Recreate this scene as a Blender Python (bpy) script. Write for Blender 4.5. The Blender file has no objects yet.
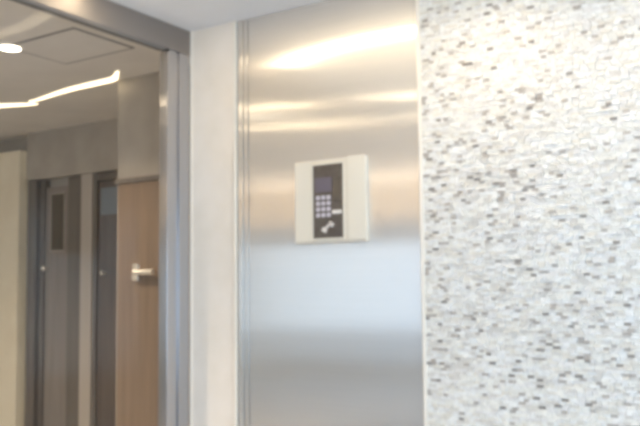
import bpy, bmesh, math, random
from mathutils import Vector, Matrix
random.seed(7)
S = bpy.context.scene
COL = S.collection
CEIL = 2.65          # heights are laid out from a line 18 cm above the floor and lifted at the end
FL = -.18

# ------------------------------------------------------------------ materials
def mat(name, color, rough=.5, metal=0., emit=None, estr=0., spec=None):
    m = bpy.data.materials.new(name); m.use_nodes = True
    b = m.node_tree.nodes['Principled BSDF']
    b.inputs['Base Color'].default_value = (*color, 1)
    b.inputs['Roughness'].default_value = rough
    b.inputs['Metallic'].default_value = metal
    if spec is not None: b.inputs['Specular IOR Level'].default_value = spec
    if emit:
        b.inputs['Emission Color'].default_value = (*emit, 1)
        b.inputs['Emission Strength'].default_value = estr
    return m

def noisy(m, scale, c1, c2, stretch=(1, 1, 1), bump=0., detail=4, p1=.35, p2=.65):
    """object-space noise that varies the base colour between c1 and c2"""
    nt = m.node_tree; N = nt.nodes; L = nt.links; b = N['Principled BSDF']
    tc = N.new('ShaderNodeTexCoord'); mp = N.new('ShaderNodeMapping')
    mp.inputs['Scale'].default_value = stretch
    nz = N.new('ShaderNodeTexNoise'); nz.inputs['Scale'].default_value = scale; nz.inputs['Detail'].default_value = detail
    rp = N.new('ShaderNodeValToRGB')
    rp.color_ramp.elements[0].position = p1; rp.color_ramp.elements[1].position = p2
    rp.color_ramp.elements[0].color = (*c1, 1); rp.color_ramp.elements[1].color = (*c2, 1)
    L.new(tc.outputs['Object'], mp.inputs['Vector']); L.new(mp.outputs['Vector'], nz.inputs['Vector'])
    L.new(nz.outputs['Fac'], rp.inputs['Fac']); L.new(rp.outputs['Color'], b.inputs['Base Color'])
    if bump:
        bp = N.new('ShaderNodeBump'); bp.inputs['Strength'].default_value = bump; bp.inputs['Distance'].default_value = .004
        L.new(nz.outputs['Fac'], bp.inputs['Height']); L.new(bp.outputs['Normal'], b.inputs['Normal'])
    return m

def steel(name, base, r1, r2, mixf, stretch, bump=.02, tangent=(1, 0, 0), an=(0, 0)):
    """brushed stainless steel: a tight and a wide metallic lobe, fine brushing streaks"""
    m = bpy.data.materials.new(name); m.use_nodes = True
    nt = m.node_tree; N = nt.nodes; L = nt.links
    a = N['Principled BSDF']; out = N['Material Output']
    b = N.new('ShaderNodeBsdfPrincipled'); mx = N.new('ShaderNodeMixShader'); mx.inputs[0].default_value = mixf
    for s, r in ((a, r1), (b, r2)):
        s.inputs['Metallic'].default_value = 1; s.inputs['Roughness'].default_value = r
    tc = N.new('ShaderNodeTexCoord'); mp = N.new('ShaderNodeMapping'); mp.inputs['Scale'].default_value = stretch
    nz = N.new('ShaderNodeTexNoise'); nz.inputs['Scale'].default_value = 6; nz.inputs['Detail'].default_value = 6
    rp = N.new('ShaderNodeValToRGB')
    rp.color_ramp.elements[0].color = (*[c * .93 for c in base], 1); rp.color_ramp.elements[1].color = (*base, 1)
    rp.color_ramp.elements[0].position = .3; rp.color_ramp.elements[1].position = .7
    bp = N.new('ShaderNodeBump'); bp.inputs['Strength'].default_value = bump; bp.inputs['Distance'].default_value = .002
    L.new(tc.outputs['Object'], mp.inputs['Vector']); L.new(mp.outputs['Vector'], nz.inputs['Vector'])
    L.new(nz.outputs['Fac'], rp.inputs['Fac']); L.new(nz.outputs['Fac'], bp.inputs['Height'])
    tv = N.new('ShaderNodeCombineXYZ')
    for i in range(3): tv.inputs[i].default_value = tangent[i]
    for s, q in ((a, an[0]), (b, an[1])):
        s.inputs['Anisotropic'].default_value = q; L.new(tv.outputs[0], s.inputs['Tangent'])
        L.new(rp.outputs['Color'], s.inputs['Base Color']); L.new(bp.outputs['Normal'], s.inputs['Normal'])
    L.new(a.outputs[0], mx.inputs[1]); L.new(b.outputs[0], mx.inputs[2]); L.new(mx.outputs[0], out.inputs['Surface'])
    return m

def glass(name, tint, refl_ior=1.45, mul=1.0):
    m = bpy.data.materials.new(name); m.use_nodes = True
    nt = m.node_tree; N = nt.nodes; L = nt.links
    N.remove(N['Principled BSDF']); out = N['Material Output']
    t = N.new('ShaderNodeBsdfTransparent'); t.inputs['Color'].default_value = (*tint, 1)
    g = N.new('ShaderNodeBsdfGlossy'); g.inputs['Roughness'].default_value = .03
    lw = N.new('ShaderNodeLayerWeight')                       # Schlick reflectance, the same from either face
    pw = N.new('ShaderNodeMath'); pw.operation = 'POWER'; pw.inputs[1].default_value = 5
    ma = N.new('ShaderNodeMath'); ma.operation = 'MULTIPLY_ADD'; ma.inputs[1].default_value = .9; ma.inputs[2].default_value = .007
    L.new(lw.outputs['Facing'], pw.inputs[0]); L.new(pw.outputs[0], ma.inputs[0])
    mx = N.new('ShaderNodeMixShader')
    L.new(ma.outputs[0], mx.inputs[0]); L.new(t.outputs[0], mx.inputs[1]); L.new(g.outputs[0], mx.inputs[2])
    L.new(mx.outputs[0], out.inputs['Surface'])
    return m

WARM = (1, .83, .58)
M = {}
M['ceiling'] = noisy(mat('ceiling_paint', (.87, .84, .82), .85), 3, (.84, .81, .79), (.89, .86, .84))
M['soffit'] = noisy(mat('corridor_ceiling_paint', (.84, .8, .75), .8), 3, (.81, .77, .72), (.86, .82, .77))
M['floor'] = noisy(mat('floor_stone', (.22, .22, .235), .35), 2.5, (.19, .19, .205), (.25, .25, .265), detail=8)
M['floor_light'] = noisy(mat('pale_stone', (.34, .33, .325), .4), 2.5, (.31, .30, .295), (.37, .36, .355), detail=8)
M['plaster'] = noisy(mat('warm_plaster', (.66, .58, .46), .8), 4, (.62, .54, .42), (.7, .62, .5))
M['cream'] = noisy(mat('cream_panel', (.86, .78, .68), .45), 5, (.83, .75, .65), (.88, .8, .71), detail=2)
M['cream_edge'] = mat('cream_edge', (.88, .82, .72), .35)
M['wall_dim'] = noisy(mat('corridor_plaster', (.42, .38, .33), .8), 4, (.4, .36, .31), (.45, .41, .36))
M['cream_wall'] = noisy(mat('cream_plaster', (.84, .75, .58), .8), 3, (.8, .71, .55), (.86, .78, .62))
M['steel'] = steel('brushed_steel', (.83, .80, .755), .14, .44, .56, (.25, 1, 60), an=(1, .5))
M['steel_v'] = steel('brushed_steel_upright', (.52, .515, .53), .15, .34, .5, (60, 60, .3), tangent=(0, 1, 0), an=(1, .3))
M['steel_dark'] = steel('satin_steel_dull', (.36, .325, .3), .5, .7, .5, (1, .3, 40))
M['chrome'] = mat('pale_polished_metal', (.85, .8, .72), .25, .6)
M['grey_wood'] = noisy(mat('grey_laminate', (.3, .265, .24), .5), 3, (.23, .2, .18), (.275, .24, .215), (6, 6, .4))
M['grey_wood2'] = noisy(mat('taupe_laminate', (.16, .14, .12), .5), 3, (.15, .13, .11), (.18, .155, .135), (6, 6, .4))
M['dark_wood'] = noisy(mat('plum_grey_laminate', (.15, .12, .11), .5), 3, (.115, .09, .08), (.14, .115, .1), (6, 6, .4))
M['brown_wood'] = noisy(mat('brown_veneer', (.24, .175, .125), .45), 3, (.185, .135, .10), (.225, .165, .12), (8, 8, .4))
M['frame_dark'] = noisy(mat('dark_frame', (.16, .14, .125), .5), 5, (.14, .12, .11), (.18, .16, .14), (4, 4, .3))
M['frame_light'] = mat('light_frame', (.46, .41, .36), .5)
M['vision'] = mat('dark_vision_glass', (.1, .085, .07), .15)
M['vision_blue'] = mat('blue_grey_vision_glass', (.22, .25, .29), .15)
M['plate'] = noisy(mat('beige_plastic', (.72, .66, .55), .45), 12, (.7, .63, .53), (.75, .69, .58))
M['plate_edge'] = mat('pale_plastic_edge', (.78, .72, .61), .4)
M['panel_dark'] = noisy(mat('dark_panel', (.1, .08, .065), .35), 30, (.09, .07, .058), (.12, .1, .08))
M['lcd'] = mat('violet_grey_display', (.14, .12, .15), .3)
M['key'] = mat('lilac_white_key', (.62, .57, .62), .45)
M['mark'] = mat('white_mark', (.82, .76, .7), .5)
M['grout'] = mat('mosaic_grout', (.88, .85, .79), .9)
M['strip'] = mat('strip_diffuser', (.9, .85, .75), .5, emit=WARM, estr=7)
M['strip_dim'] = mat('slim_strip_diffuser', (.9, .85, .75), .5, emit=WARM, estr=9)
M['cove'] = mat('cove_diffuser', (.9, .85, .75), .5, emit=(1, .84, .58), estr=1.5)
M['lens'] = mat('downlight_lens', (.9, .88, .85), .4, emit=(1, .9, .74), estr=9)
M['white'] = mat('white_enamel', (.8, .78, .74), .5)
M['hatch'] = noisy(mat('hatch_panel', (.84, .8, .75), .8), 3, (.8, .76, .71), (.85, .81, .76))
M['groove'] = mat('shadow_gap', (.2, .18, .165), .8)
M['glass'] = glass('tinted_glass', (.97, .96, .94))
M['asphalt'] = noisy(mat('outdoor_paving', (.36, .37, .39), .8), 2, (.32, .33, .35), (.4, .41, .43))
M['win_glass'] = glass('clear_glass', (.97, .985, .99))
M['frame_alu'] = mat('grey_aluminium', (.4, .4, .41), .4, .7)

# ------------------------------------------------------------------ mesh helpers
def box(bm, x0, x1, y0, y1, z0, z1, bev=0.):
    if 0 <= z0 < .01: z0 += FL                      # stands on the floor
    t = bmesh.new()
    bmesh.ops.create_cube(t, size=1)
    for v in t.verts:
        v.co = Vector(((x0 + x1) / 2 + v.co.x * (x1 - x0), (y0 + y1) / 2 + v.co.y * (y1 - y0), (z0 + z1) / 2 + v.co.z * (z1 - z0)))
    if bev: bmesh.ops.bevel(t, geom=t.edges[:], offset=bev, segments=2, profile=.6, affect='EDGES')
    me = bpy.data.meshes.new('t'); t.to_mesh(me); t.free(); bm.from_mesh(me); bpy.data.meshes.remove(me)

def cyl(bm, c, r0, r1, h, axis='Z', seg=32):
    """frustum starting at c and running h along +axis"""
    t = bmesh.new()
    bmesh.ops.create_cone(t, cap_ends=True, segments=seg, radius1=r0, radius2=r1, depth=abs(h))
    R = Matrix.Identity(3)
    if axis == 'Y': R = Matrix.Rotation(-math.pi / 2, 3, 'X')
    if axis == 'X': R = Matrix.Rotation(math.pi / 2, 3, 'Y')
    for v in t.verts:
        p = v.co.copy(); p.z += h / 2; v.co = R @ p + Vector(c)
    me = bpy.data.meshes.new('t'); t.to_mesh(me); t.free(); bm.from_mesh(me); bpy.data.meshes.remove(me)

def lathe(bm, c, prof, seg=40):
    """profile (r,z) turned about the vertical axis through c"""
    rings = []
    for r, z in prof:
        rings.append([bm.verts.new((c[0] + r * math.cos(2 * math.pi * k / seg), c[1] + r * math.sin(2 * math.pi * k / seg), c[2] + z)) for k in range(seg)])
    for a, b in zip(rings, rings[1:]):
        for k in range(seg): bm.faces.new((a[k], a[(k + 1) % seg], b[(k + 1) % seg], b[k]))
    bmesh.ops.recalc_face_normals(bm, faces=bm.faces[:])

def ribbon(bm, pts, z0, z1):
    """pts = (x,y,halfwidth): a flat bar following the points, from z0 to z1"""
    lo, hi = [], []
    n = len(pts)
    for i, (x, y, w) in enumerate(pts):
        a = Vector(pts[max(i - 1, 0)][:2]); b = Vector(pts[min(i + 1, n - 1)][:2])
        d = (b - a).normalized(); q = Vector((-d.y, d.x)) * w
        lo.append((bm.verts.new((x + q.x, y + q.y, z0)), bm.verts.new((x - q.x, y - q.y, z0))))
        hi.append((bm.verts.new((x + q.x, y + q.y, z1)), bm.verts.new((x - q.x, y - q.y, z1))))
    for i in range(n - 1):
        for f in ((lo[i][0], lo[i][1], lo[i + 1][1], lo[i + 1][0]), (hi[i][0], hi[i + 1][0], hi[i + 1][1], hi[i][1]),
                  (lo[i][0], lo[i + 1][0], hi[i + 1][0], hi[i][0]), (lo[i][1], hi[i][1], hi[i + 1][1], lo[i + 1][1])):
            bm.faces.new(f)
    for i in (0, n - 1): bm.faces.new((lo[i][0], hi[i][0], hi[i][1], lo[i][1]))
    bmesh.ops.recalc_face_normals(bm, faces=bm.faces[:])

def obj(name, bm, m, parent=None, smooth=False):
    me = bpy.data.meshes.new(name); bm.to_mesh(me); bm.free()
    ms = m if isinstance(m, (list, tuple)) else [m]
    for k in ms: me.materials.append(k)
    if smooth:
        for p in me.polygons: p.use_smooth = True
    o = bpy.data.objects.new(name, me); COL.objects.link(o)
    if parent is not None:
        o.parent = parent; o.matrix_parent_inverse = Matrix.Translation(-Vector(parent.location))
    return o

def boxes(name, m, parent, *bs, bev=0.):
    bm = bmesh.new()
    for b in bs: box(bm, *b, bev=bev)
    return obj(name, bm, m, parent)

def empty(name, loc, label=None, cat=None, group=None, kind=None):
    o = bpy.data.objects.new(name, None); COL.objects.link(o); o.location = loc
    o.empty_display_size = .1
    return tag(o, label, cat, group, kind)

def tag(o, label=None, cat=None, group=None, kind=None):
    if label: o['label'] = label
    if cat: o['category'] = cat
    if group: o['group'] = group
    if kind: o['kind'] = kind
    return o

def struct(name, m, *bs, label=None, cat=None, bev=0.):
    return tag(boxes(name, m, None, *bs, bev=bev), label, cat, None, 'structure')

# ------------------------------------------------------------------ the shell
struct('floor_corridor', M['floor_light'], (-5.2, 0, -7.2, 1.7, -.25, FL), label='pale stone floor of the corridor behind the glass', cat='floor')
struct('floor', M['floor'], (0, 4.8, -7.2, 1.7, -.25, FL), label='grey stone floor of the lobby', cat='floor')
struct('ceiling', M['ceiling'], (0, 4.8, -7.2, .2, CEIL, CEIL + .1), label='pale lavender-white ceiling above the steel wall', cat='ceiling')
struct('ceiling_corridor', M['soffit'], (-5.2, 0, -7.2, 1.7, CEIL, CEIL + .1), label='greyish ceiling seen through the tinted glass', cat='ceiling')
struct('trim_1', M['cream'], (0, .325, 0, .3, 0, CEIL), bev=.004,
       label='cream pilaster between the glass partition and the steel panel', cat='pilaster')
struct('trim_2', M['cream_edge'], (-.004, .012, -.008, 0, 0, CEIL), (.313, .331, -.008, .0, 0, CEIL), bev=.002,
       label='pale bead lines running up both edges of the cream pilaster', cat='trim')
struct('wall_behind_steel', M['plaster'], (.325, 4.8, .09, .3, 0, CEIL), label='solid wall behind the steel cladding', cat='wall')
struct('wall_corridor_back', M['wall_dim'], (-5.2, 0, 1.5, 1.7, 0, CEIL), label='dim plaster back wall of the corridor behind the glass', cat='wall')
struct('wall_corridor_return', M['wall_dim'], (-1.157, 0, .52, 1.5, 0, CEIL), label='short return wall holding the brown door behind the glass', cat='wall')
struct('wall_corridor_cream', M['cream_wall'], (-5.0, -3.33, 1.32, 1.5, 0, 2.48), bev=.004,
       label='cream partition at the far left behind the glass', cat='wall')
struct('trim_3', M['wall_dim'], (-3.33, -1.157, 1.40, 1.5, 2.2, CEIL), label='plaster bulkhead above the corridor doors', cat='bulkhead')
struct('wall_left', M['plaster'], (-5.2, -5.0, -7.0, 1.5, 0, CEIL), label='plaster wall at the far end of the corridor', cat='wall')

# back wall and right wall with glazed openings for the daylight (behind the camera)
def glazed_wall(name, n, axis, pos, th, a0, a1, w0, w1, z0, z1, nm):
    def B(u0, u1, v0, v1, p0=pos, p1=pos + th):
        return (u0, u1, p0, p1, v0, v1) if axis == 'y' else (p0, p1, u0, u1, v0, v1)
    struct(name, M['plaster'], B(a0, w0, 0, CEIL), B(w1, a1, 0, CEIL), B(w0, w1, 0, z0), B(w0, w1, z1, CEIL), label=nm + ' wall with a wide glazed opening', cat='wall')
    mid = pos + th / 2
    fr = []
    k = max(2, round((w1 - w0) / 1.3))
    for i in range(k + 1):
        u = w0 + (w1 - w0) * i / k
        fr.append(B(max(u - .03, w0), min(u + .03, w1), z0, z1, mid - .03, mid + .03))
    fr.append(B(w0, w1, z0, z0 + .06, mid - .029, mid + .029)); fr.append(B(w0, w1, z1 - .06, z1, mid - .029, mid + .029))
    w = struct('window_%d' % n, M['frame_alu'], *fr, label='grey framed glazing in the ' + nm + ' wall', cat='window')
    boxes('pane', M['win_glass'], w, B(w0 + .01, w1 - .01, z0 + .03, z1 - .03, mid - .004, mid + .004))
glazed_wall('wall_back', 1, 'y', -7.2, .2, -5.2, 4.8, -5.0, 4.4, .0, 1.9, 'back')
glazed_wall('wall_right', 2, 'x', 4.6, .2, -7.0, .09, -5.2, -.9, .1, 2.2, 'right')

# ------------------------------------------------------------------ mosaic wall
stone = [('ivory', (.88, .85, .78)), ('white', (.9, .88, .84)), ('pale_grey', (.83, .8, .76)), ('sand', (.81, .76, .67)),
         ('stone_grey', (.74, .70, .64)), ('taupe', (.5, .45, .4)), ('charcoal', (.31, .275, .245))]
def stone_mat(n, c):
    m = mat('mosaic_' + n, c, .45)
    return noisy(m, 60, tuple(v * .9 for v in c), tuple(min(v * 1.06, .95) for v in c), bump=.25)
sm = [stone_mat(*s) for s in stone] + [M['grout']]
def smooth_noise(seed):
    r = random.Random(seed); G = {}
    def g(i, j):
        if (i, j) not in G: G[(i, j)] = r.random()
        return G[(i, j)]
    def f(x, y):
        i, j = math.floor(x), math.floor(y); u, v = x - i, y - j
        u = u * u * (3 - 2 * u); v = v * v * (3 - 2 * v)
        return (g(i, j) * (1 - u) + g(i + 1, j) * u) * (1 - v) + (g(i, j + 1) * (1 - u) + g(i + 1, j + 1) * u) * v
    return f
nf = smooth_noise(3)
X0, X1 = 1.455, 4.6
verts, faces, mids = [], [], []
def qbox(x0, x1, y0, z0, z1, mi, b=.0016):
    n = len(verts)
    verts.extend([(x0, 0, z0), (x1, 0, z0), (x1, 0, z1), (x0, 0, z1),
                  (x0, y0 + b, z0), (x1, y0 + b, z0), (x1, y0 + b, z1), (x0, y0 + b, z1),
                  (x0 + b, y0, z0 + b), (x1 - b, y0, z0 + b), (x1 - b, y0, z1 - b), (x0 + b, y0, z1 - b)])
    for f in ((0, 1, 5, 4), (1, 2, 6, 5), (2, 3, 7, 6), (3, 0, 4, 7), (4, 5, 9, 8), (5, 6, 10, 9), (6, 7, 11, 10), (7, 4, 8, 11), (8, 9, 10, 11)):
        faces.append(tuple(n + k for k in f)); mids.append(mi)
TH, G = .0128, .0011
z = FL + .002
while z < CEIL - .004:
    x = X0 - random.random() * .03
    z1 = min(z + TH, CEIL)
    while x < X1:
        w = random.choice((.022, .028, .028, .036, .036, .045))
        xa, xb = max(x, X0), min(x + w, X1)
        if xb - xa > .008:
            dens = (.45 + 1.5 * nf(xa * 3.2, z * 3.2)) * max(.75, 1.45 - .75 * (xa - X0)) * (.7 if z > 2.2 else 1)  # fewer dark chips near the top stand in for the light washing them out
            r = random.random()
            pd = .018 * dens; pt = pd + .06 * dens; pg = pt + .12 * dens
            if r < pd: mi = 6
            elif r < pt: mi = 5
            elif r < pg: mi = 4
            else: mi = random.choice((0, 0, 0, 1, 1, 2, 2, 3))
            dep = -.006 - random.random() * .007
            if mi >= 5 and w > .034 and xb - xa > .034:        # dark chips are short ones
                cut = xa + .021 + random.random() * .012
                qbox(cut, xb - G, dep + .002, z, z1 - G, random.choice((0, 1, 2, 3)))
                xb = cut
            qbox(xa, xb - G, dep, z, z1 - G, mi)
        x += w
    z += TH
n = len(verts)
verts.extend([(X0, -.003, FL), (X1, -.003, FL), (X1, -.003, CEIL), (X0, -.003, CEIL), (X0, .09, FL), (X1, .09, FL), (X1, .09, CEIL), (X0, .09, CEIL)])
for f in ((0, 1, 2, 3), (5, 4, 7, 6), (4, 0, 3, 7), (1, 5, 6, 2)): faces.append(tuple(n + k for k in f)); mids.append(7)
me = bpy.data.meshes.new('wall_mosaic'); me.from_pydata(verts, [], faces)
for k in sm: me.materials.append(k)
me.polygons.foreach_set('material_index', mids); me.update()
wm = bpy.data.objects.new('wall_mosaic', me); COL.objects.link(wm)
tag(wm, 'ivory and grey split stone mosaic wall beside the steel panel', 'wall', None, 'structure')
struct('trim_4', M['cream_edge'], (1.437, 1.455, -.014, .09, 0, CEIL), bev=.003, label='pale metal bead between the steel panel and the mosaic', cat='trim')

# ------------------------------------------------------------------ steel cladding
t = empty('steel_cladding', (.88, 0, FL), 'tall brushed stainless steel wall panel carrying the beige keypad', 'steel panel')
boxes('panel_sheet', M['steel'], t, (.405, 1.425, .012, .06, 0, CEIL - .001), bev=.003)
boxes('stile', M['steel'], t, (.335, .368, .006, .06, 0, CEIL - .001), (.372, .401, .010, .06, 0, CEIL - .001), bev=.003)
boxes('stile', M['steel'], t, (1.426, 1.437, .004, .06, 0, CEIL - .001), bev=.002)
boxes('backing_board', M['frame_dark'], t, (.331, 1.437, .06, .09, 0, CEIL - .001))

# ------------------------------------------------------------------ keypad on the steel
YF = .0118
t = empty('entry_keypad', (.934, YF, 1.39), 'beige entry keypad with a dark strip of buttons, mounted on the steel panel', 'keypad')
boxes('back_plate', M['plate'], t, (.722, 1.149, YF - .022, YF, 1.388, 1.815), bev=.006)
boxes('cover', M['plate_edge'], t, (1.045, 1.147, YF - .027, YF - .022, 1.400, 1.818), bev=.0024)
boxes('side_trim', M['plate_edge'], t, (.726, .826, YF - .0255, YF - .022, 1.398, 1.808), bev=.0016)
boxes('bezel', M['plate_edge'], t, (.828, .838, YF - .027, YF - .022, 1.404, 1.798), (1.016, 1.026, YF - .027, YF - .022, 1.404, 1.798),
      (.828, 1.026, YF - .0268, YF - .022, 1.404, 1.414), (.828, 1.026, YF - .0268, YF - .022, 1.788, 1.798), bev=.002)
boxes('keypad_strip', M['panel_dark'], t, (.838, 1.016, YF - .0245, YF - .022, 1.414, 1.788))
boxes('display', M['lcd'], t, (.852, .95, YF - .0262, YF - .0245, 1.648, 1.722), bev=.0007)
boxes('sensor_lens', M['vision'], t, (.96, 1.003, YF - .0262, YF - .0245, 1.60, 1.72), bev=.0007)
for r in range(4):
    for c in range(3):
        x = .858 + c * .0315; zz = 1.521 + r * .0295
        boxes('key', M['key'], t, (x, x + .0225, YF - .029, YF - .0245, zz, zz + .0205), bev=.002)
boxes('call_button', M['mark'], t, (.953, 1.008, YF - .0285, YF - .0245, 1.534, 1.553), bev=.002)
bm = bmesh.new()                                    # a little handset sign: two ends joined by a slanting bar
for (cx, cz, w, h, a) in ((.905, 1.455, .03, .021, -.5), (.946, 1.483, .03, .021, -.5), (.926, 1.474, .052, .013, .62)):
    b2 = bmesh.new(); box(b2, -w / 2, w / 2, -.002, .002, -h / 2, h / 2, bev=.0019)
    b2.transform(Matrix.Translation((cx, YF - .0255, cz)) @ Matrix.Rotation(-a, 4, 'Y'))
    mm = bpy.data.meshes.new('t'); b2.to_mesh(mm); b2.free(); bm.from_mesh(mm); bpy.data.meshes.remove(mm)
o = obj('handset_sign', bm, M['mark'], t)

# ------------------------------------------------------------------ glass partition
t = empty('glass_partition', (0, -1.6, FL), 'tinted glass partition with a steel header and jamb left of the cream pilaster', 'glass partition')
boxes('header_rail', M['steel_dark'], t, (-.07, -.004, -3.06, -.001, 2.505, CEIL - .001), bev=.004)
boxes('shadow_gap', M['groove'], t, (-.055, -.012, -3.05, -.2, 2.494, 2.506))
boxes('jamb', M['steel_v'], t, (-.07, -.006, -.095, -.009, .0, 2.504), (-.062, -.016, -.118, -.095, 0, 2.504), (-.07, -.006, -.178, -.118, 0, 2.504), bev=.005)
boxes('jamb_bead', M['steel_v'], t, (-.06, .002, -.196, -.18, 0, 2.487), bev=.003)
boxes('end_post', M['steel_v'], t, (-.07, -.004, -3.06, -3.0, 0, 2.504), bev=.004)
boxes('bottom_rail', M['steel_dark'], t, (-.065, -.006, -3.0, -.197, 0, .09), bev=.004)
boxes('glass_pane', M['glass'], t, (-.040, -.028, -2.999, -.197, .09, 2.488))

# ------------------------------------------------------------------ doors behind the glass
d = struct('door_1', M['brown_wood'], (-1.125, -.42, .495, .519, 0.005, 1.895), bev=.003, label='brown veneer door with a pale lever handle behind the glass', cat='door')
boxes('door_frame', M['frame_dark'], d, (-1.156, -.39, .49, .5195, 1.9, 1.935), (-.415, -.38, .49, .5195, 0.005, 1.9), bev=.003)
bm = bmesh.new(); box(bm, -.966, -.912, .479, .495, 1.224, 1.338, bev=.006)
h = obj('handle', bm, M['chrome'], d)
bm = bmesh.new()
cyl(bm, (-.905, .455, 1.28), .014, .014, .03, 'Y', 20); cyl(bm, (-.922, .455, 1.28), .021, .018, .175, 'X', 20)
obj('lever', bm, M['chrome'], h)
d = struct('door_2', M['grey_wood'], (-3.10, -2.785, 1.45, 1.499, .005, 2.12), bev=.003, label='narrow grey door with a dark glazed slot and small knob', cat='door')
boxes('door_frame', M['frame_dark'], d, (-3.30, -3.18, 1.40, 1.499, 0.005, 2.19), bev=.003)
boxes('door_frame', M['grey_wood2'], d, (-2.78, -2.60, 1.435, 1.499, 0.005, 2.19), bev=.003)
boxes('door_frame', M['frame_dark'], d, (-3.155, -3.105, 1.43, 1.499, 0.005, 2.19), bev=.003)
boxes('vision_panel', M['vision'], d, (-3.02, -2.84, 1.444, 1.45, 1.53, 2.05), bev=.002)
boxes('glazing_stop', M['frame_light'], d, (-3.03, -3.02, 1.44, 1.45, 1.52, 2.06), (-2.84, -2.83, 1.44, 1.45, 1.52, 2.06), (-3.03, -2.83, 1.4405, 1.45, 1.52, 1.53), (-3.03, -2.83, 1.4405, 1.45, 2.05, 2.06))
bm = bmesh.new(); bmesh.ops.create_uvsphere(bm, u_segments=20, v_segments=12, radius=.026); bmesh.ops.translate(bm, verts=bm.verts, vec=(-3.07, 1.405, 1.365)); cyl(bm, (-3.07, 1.42, 1.365), .012, .016, .03, 'Y', 16)
obj('knob', bm, M['chrome'], d, True)
boxes('trim_5', M['frame_light'], None, (-2.59, -2.445, 1.42, 1.499, 0, 2.199), bev=.004)
tag(bpy.data.objects['trim_5'], 'light upright post between the two corridor doors', 'post', None, 'structure')
d = struct('door_3', M['dark_wood'], (-2.39, -1.63, 1.45, 1.499, .005, 2.12), bev=.003, label='plum grey door with a blue-grey glazed top in the corridor', cat='door')
boxes('door_frame', M['frame_dark'], d, (-2.44, -2.395, 1.43, 1.499, 0.005, 2.19), (-1.625, -1.58, 1.43, 1.499, 0.005, 2.19), (-2.395, -1.625, 1.43, 1.499, 2.125, 2.19), bev=.003)
boxes('vision_panel', M['vision_blue'], d, (-2.36, -1.75, 1.444, 1.45, 1.82, 2.06), bev=.002)
bm = bmesh.new(); bmesh.ops.create_uvsphere(bm, u_segments=20, v_segments=12, radius=.024); bmesh.ops.translate(bm, verts=bm.verts, vec=(-2.29, 1.405, 1.31)); cyl(bm, (-2.29, 1.42, 1.31), .012, .016, .03, 'Y', 16)
obj('knob', bm, M['chrome'], d, True)

# ------------------------------------------------------------------ ceiling fittings
def hatch():
    t = empty('ceiling_hatch', (-.81, -.2, CEIL), 'square access hatch outlined in the ceiling behind the glass', 'ceiling hatch')
    x0, x1, y0, y1 = -1.11, -.51, -.42, .02
    g = .016
    boxes('hatch_frame', M['groove'], t, (x0 - g, x0, y0 - g, y1 + g, CEIL - .003, CEIL), (x1, x1 + g, y0 - g, y1 + g, CEIL - .003, CEIL),
          (x0, x1, y0 - g, y0, CEIL - .003, CEIL), (x0, x1, y1, y1 + g, CEIL - .003, CEIL))
    boxes('hatch_panel', M['hatch'], t, (x0 + .001, x1 - .001, y0 + .001, y1 - .001, CEIL - .006, CEIL), bev=.002)
hatch()

def downlight(x, y, label, r=.055, power=0., spread=2.2, group='round downlights in the ceilings'):
    t = empty('ceiling_downlight', (x, y, CEIL), label, 'downlight', group)
    bm = bmesh.new()
    lathe(bm, (x, y, CEIL), [(r * 1.02, -.002), (r * 1.05, -.010), (r * 1.25, -.010), (r * 1.36, -.005), (r * 1.38, 0)])
    obj('bezel', bm, M['white'], t, True)
    bm = bmesh.new(); cyl(bm, (x, y, CEIL - .0075), r * 1.02, r * 1.02, .0055, 'Z', 40); obj('lens', bm, M['lens'], t)
    if power:
        l = bpy.data.lights.new('downlight_beam', 'SPOT'); l.energy = power; l.color = (1, .83, .62); l.spot_size = spread; l.spot_blend = .8; l.shadow_soft_size = r
        lo = bpy.data.objects.new('downlight_beam', l); COL.objects.link(lo); lo.location = (x, y, CEIL - .02)
downlight(-1.108, -.405, 'round glowing downlight in the ceiling behind the glass', .06, 75)
downlight(-2.6, -.5, 'unseen downlight added farther down the corridor to brighten it', .06, 75)  # added out of view to lift the corridor light
downlight(-1.1, -2.0, 'unseen downlight added nearer the entrance to brighten the corridor ceiling', .06, 200)  # added strong lamp, bounces off the floor onto the corridor ceiling
downlight(1.85, -.5, 'round downlight above the mosaic wall, nearer the steel panel', .06, 13, 2.75)
downlight(2.7, -.5, 'round downlight above the mosaic wall, farther from the steel panel', .06, 13, 2.75)
downlight(1.2, -2.55, 'unseen downlight added between the slim strips to warm the lobby', .05, 60)  # added out of view as warm fill for the lobby
downlight(3.4, -2.2, 'unseen downlight added toward the glazed right wall to warm the lobby', .05, 60)  # another added lamp for warm fill, out of view

def strip(name, label, pts, w, m, group=None, z=.012):
    t = empty(name, (pts[0][0], pts[0][1], CEIL), label, 'strip light', group)
    P = [(x, y, w) for x, y in pts] if len(pts[0]) == 2 else pts
    bm = bmesh.new(); ribbon(bm, [(x, y, h + .012) for x, y, h in P], CEIL - z * .5, CEIL); obj('channel', bm, M['white'], t)
    bm = bmesh.new(); ribbon(bm, P, CEIL - z, CEIL - z * .5); obj('diffuser', bm, m, t)
    return t
strip('linear_light', 'broad warm strip light in the lobby ceiling in front of the steel panel', [(.06, -.83, .04), (.15, -.78, .04), (.3, -.71, .038), (.6, -.64, .032), (.9, -.63, .042), (1.2, -.66, .055), (1.6, -.72, .07)], 0, M['strip'], z=.03)
strip('linear_light', 'slim strip light in the lobby ceiling, nearer the steel panel of the slim pair', [(.06, -1.99), (1.6, -2.43)], .012, M['strip_dim'])
strip('linear_light', 'slim strip light in the lobby ceiling, farther from the steel panel', [(.06, -2.83), (1.6, -3.25)], .010, M['strip_dim'])
strip('linear_light', 'slim strip light in the corridor ceiling, nearer of the slim pair behind glass', [(-1.5, -1.57), (-.09, -1.95)], .012, M['strip_dim'])
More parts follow.
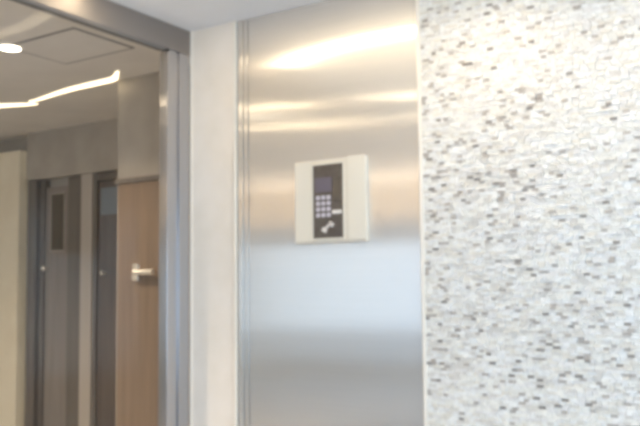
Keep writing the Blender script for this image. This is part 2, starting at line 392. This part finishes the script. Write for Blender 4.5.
strip('linear_light', 'slim strip light in the corridor ceiling, farther of the slim pair behind glass', [(-1.6, -2.35), (-.09, -2.79)], .010, M['strip_dim'])
strip('cove_light', 'straight glowing cove light at the far left behind the glass', [(-3.2, .40, .035), (-2.8, .44, .04), (-2.45, .53, .04), (-2.3, .60, .03), (-2.2, .64, .01)], 0, M['cove'])
arc = [(-2.19, .56, .008), (-2.08, .555, .012), (-1.975, .536, .016), (-1.755, .498, .024), (-1.57, .477, .03), (-1.42, .472, .034), (-1.30, .468, .036), (-1.2, .466, .034), (-1.13, .455, .028), (-1.07, .415, .016), (-1.0, .36, .010), (-.965, .335, .006)]
strip('cove_light', 'curved glowing cove light ending at the return wall behind the glass', arc, 0, M['cove'])

struct('exterior_ground', M['asphalt'], (-12, 12, -20, -7.2, -.24, -.16), label='grey paving outside the back glazing', cat='ground')
# ledge added on the back wall to carry an unseen warm uplight
struct('trim_6', M['cream'], (-5.0, 4.6, -7.0, -5.9, 1.96, 1.99), (-5.0, 4.6, -5.92, -5.9, 1.99, 2.05), label='unseen ledge added along the back wall to carry a warm uplight', cat='cove')
# ------------------------------------------------------------------ light
w = bpy.data.worlds.new('daylight'); S.world = w; w.use_nodes = True
w.node_tree.nodes['Background'].inputs[0].default_value = (.72, .84, 1, 1)
w.node_tree.nodes['Background'].inputs[1].default_value = .8
def area(name, loc, rot, sx, sy, e, col):
    l = bpy.data.lights.new(name, 'AREA'); l.shape = 'RECTANGLE'; l.size = sx; l.size_y = sy; l.energy = e; l.color = col
    o = bpy.data.objects.new(name, l); COL.objects.link(o); o.location = loc; o.rotation_euler = rot
area('daylight_back', (-.3, -7.6, 1.25), (math.radians(90), 0, 0), 10.4, 1.6, 14.5, (.46, .68, 1))
area('daylight_right', (4.95, -3.05, 1.15), (math.radians(90), 0, math.radians(90)), 4.4, 2.1, 84, (.56, .77, 1))

area('added_uplight', (-.2, -6.15, 2.02), (math.radians(180), 0, 0), 9.2, .4, 46, (1, .88, .73))  # added fill: warms the far ceiling that the steel reflects
# ------------------------------------------------------------------ camera
psi, pit, roll = math.radians(32.8), math.radians(4.2), math.radians(.6)
F = Vector((-math.sin(psi) * math.cos(pit), math.cos(psi) * math.cos(pit), math.sin(pit)))
R = Vector((math.cos(psi), math.sin(psi), 0)); U = R.cross(F)
R2 = R * math.cos(roll) - U * math.sin(roll); U2 = R * math.sin(roll) + U * math.cos(roll)
cam = bpy.data.cameras.new('camera'); co = bpy.data.objects.new('camera', cam); COL.objects.link(co)
cam.sensor_width = 36; cam.lens = 45; cam.shift_y = 15 / 640
cam.clip_start = .05
mw = Matrix((R2, U2, -F)).transposed().to_4x4(); mw.translation = (3.069, -3.412, 1.17)
co.matrix_world = mw
S.camera = co
for o in S.objects:
    if o.parent is None: o.location.z -= FL

vs = S.view_settings
S.display_settings.display_device = 'sRGB'
vs.view_transform = 'Standard'; vs.look = 'None'; vs.gamma = 1; vs.use_curve_mapping = False
vs.exposure = 1.0
S.cycles.use_denoising = True
S.cycles.filter_width = 4.0
S.cycles.max_bounces = 10; S.cycles.transparent_max_bounces = 12
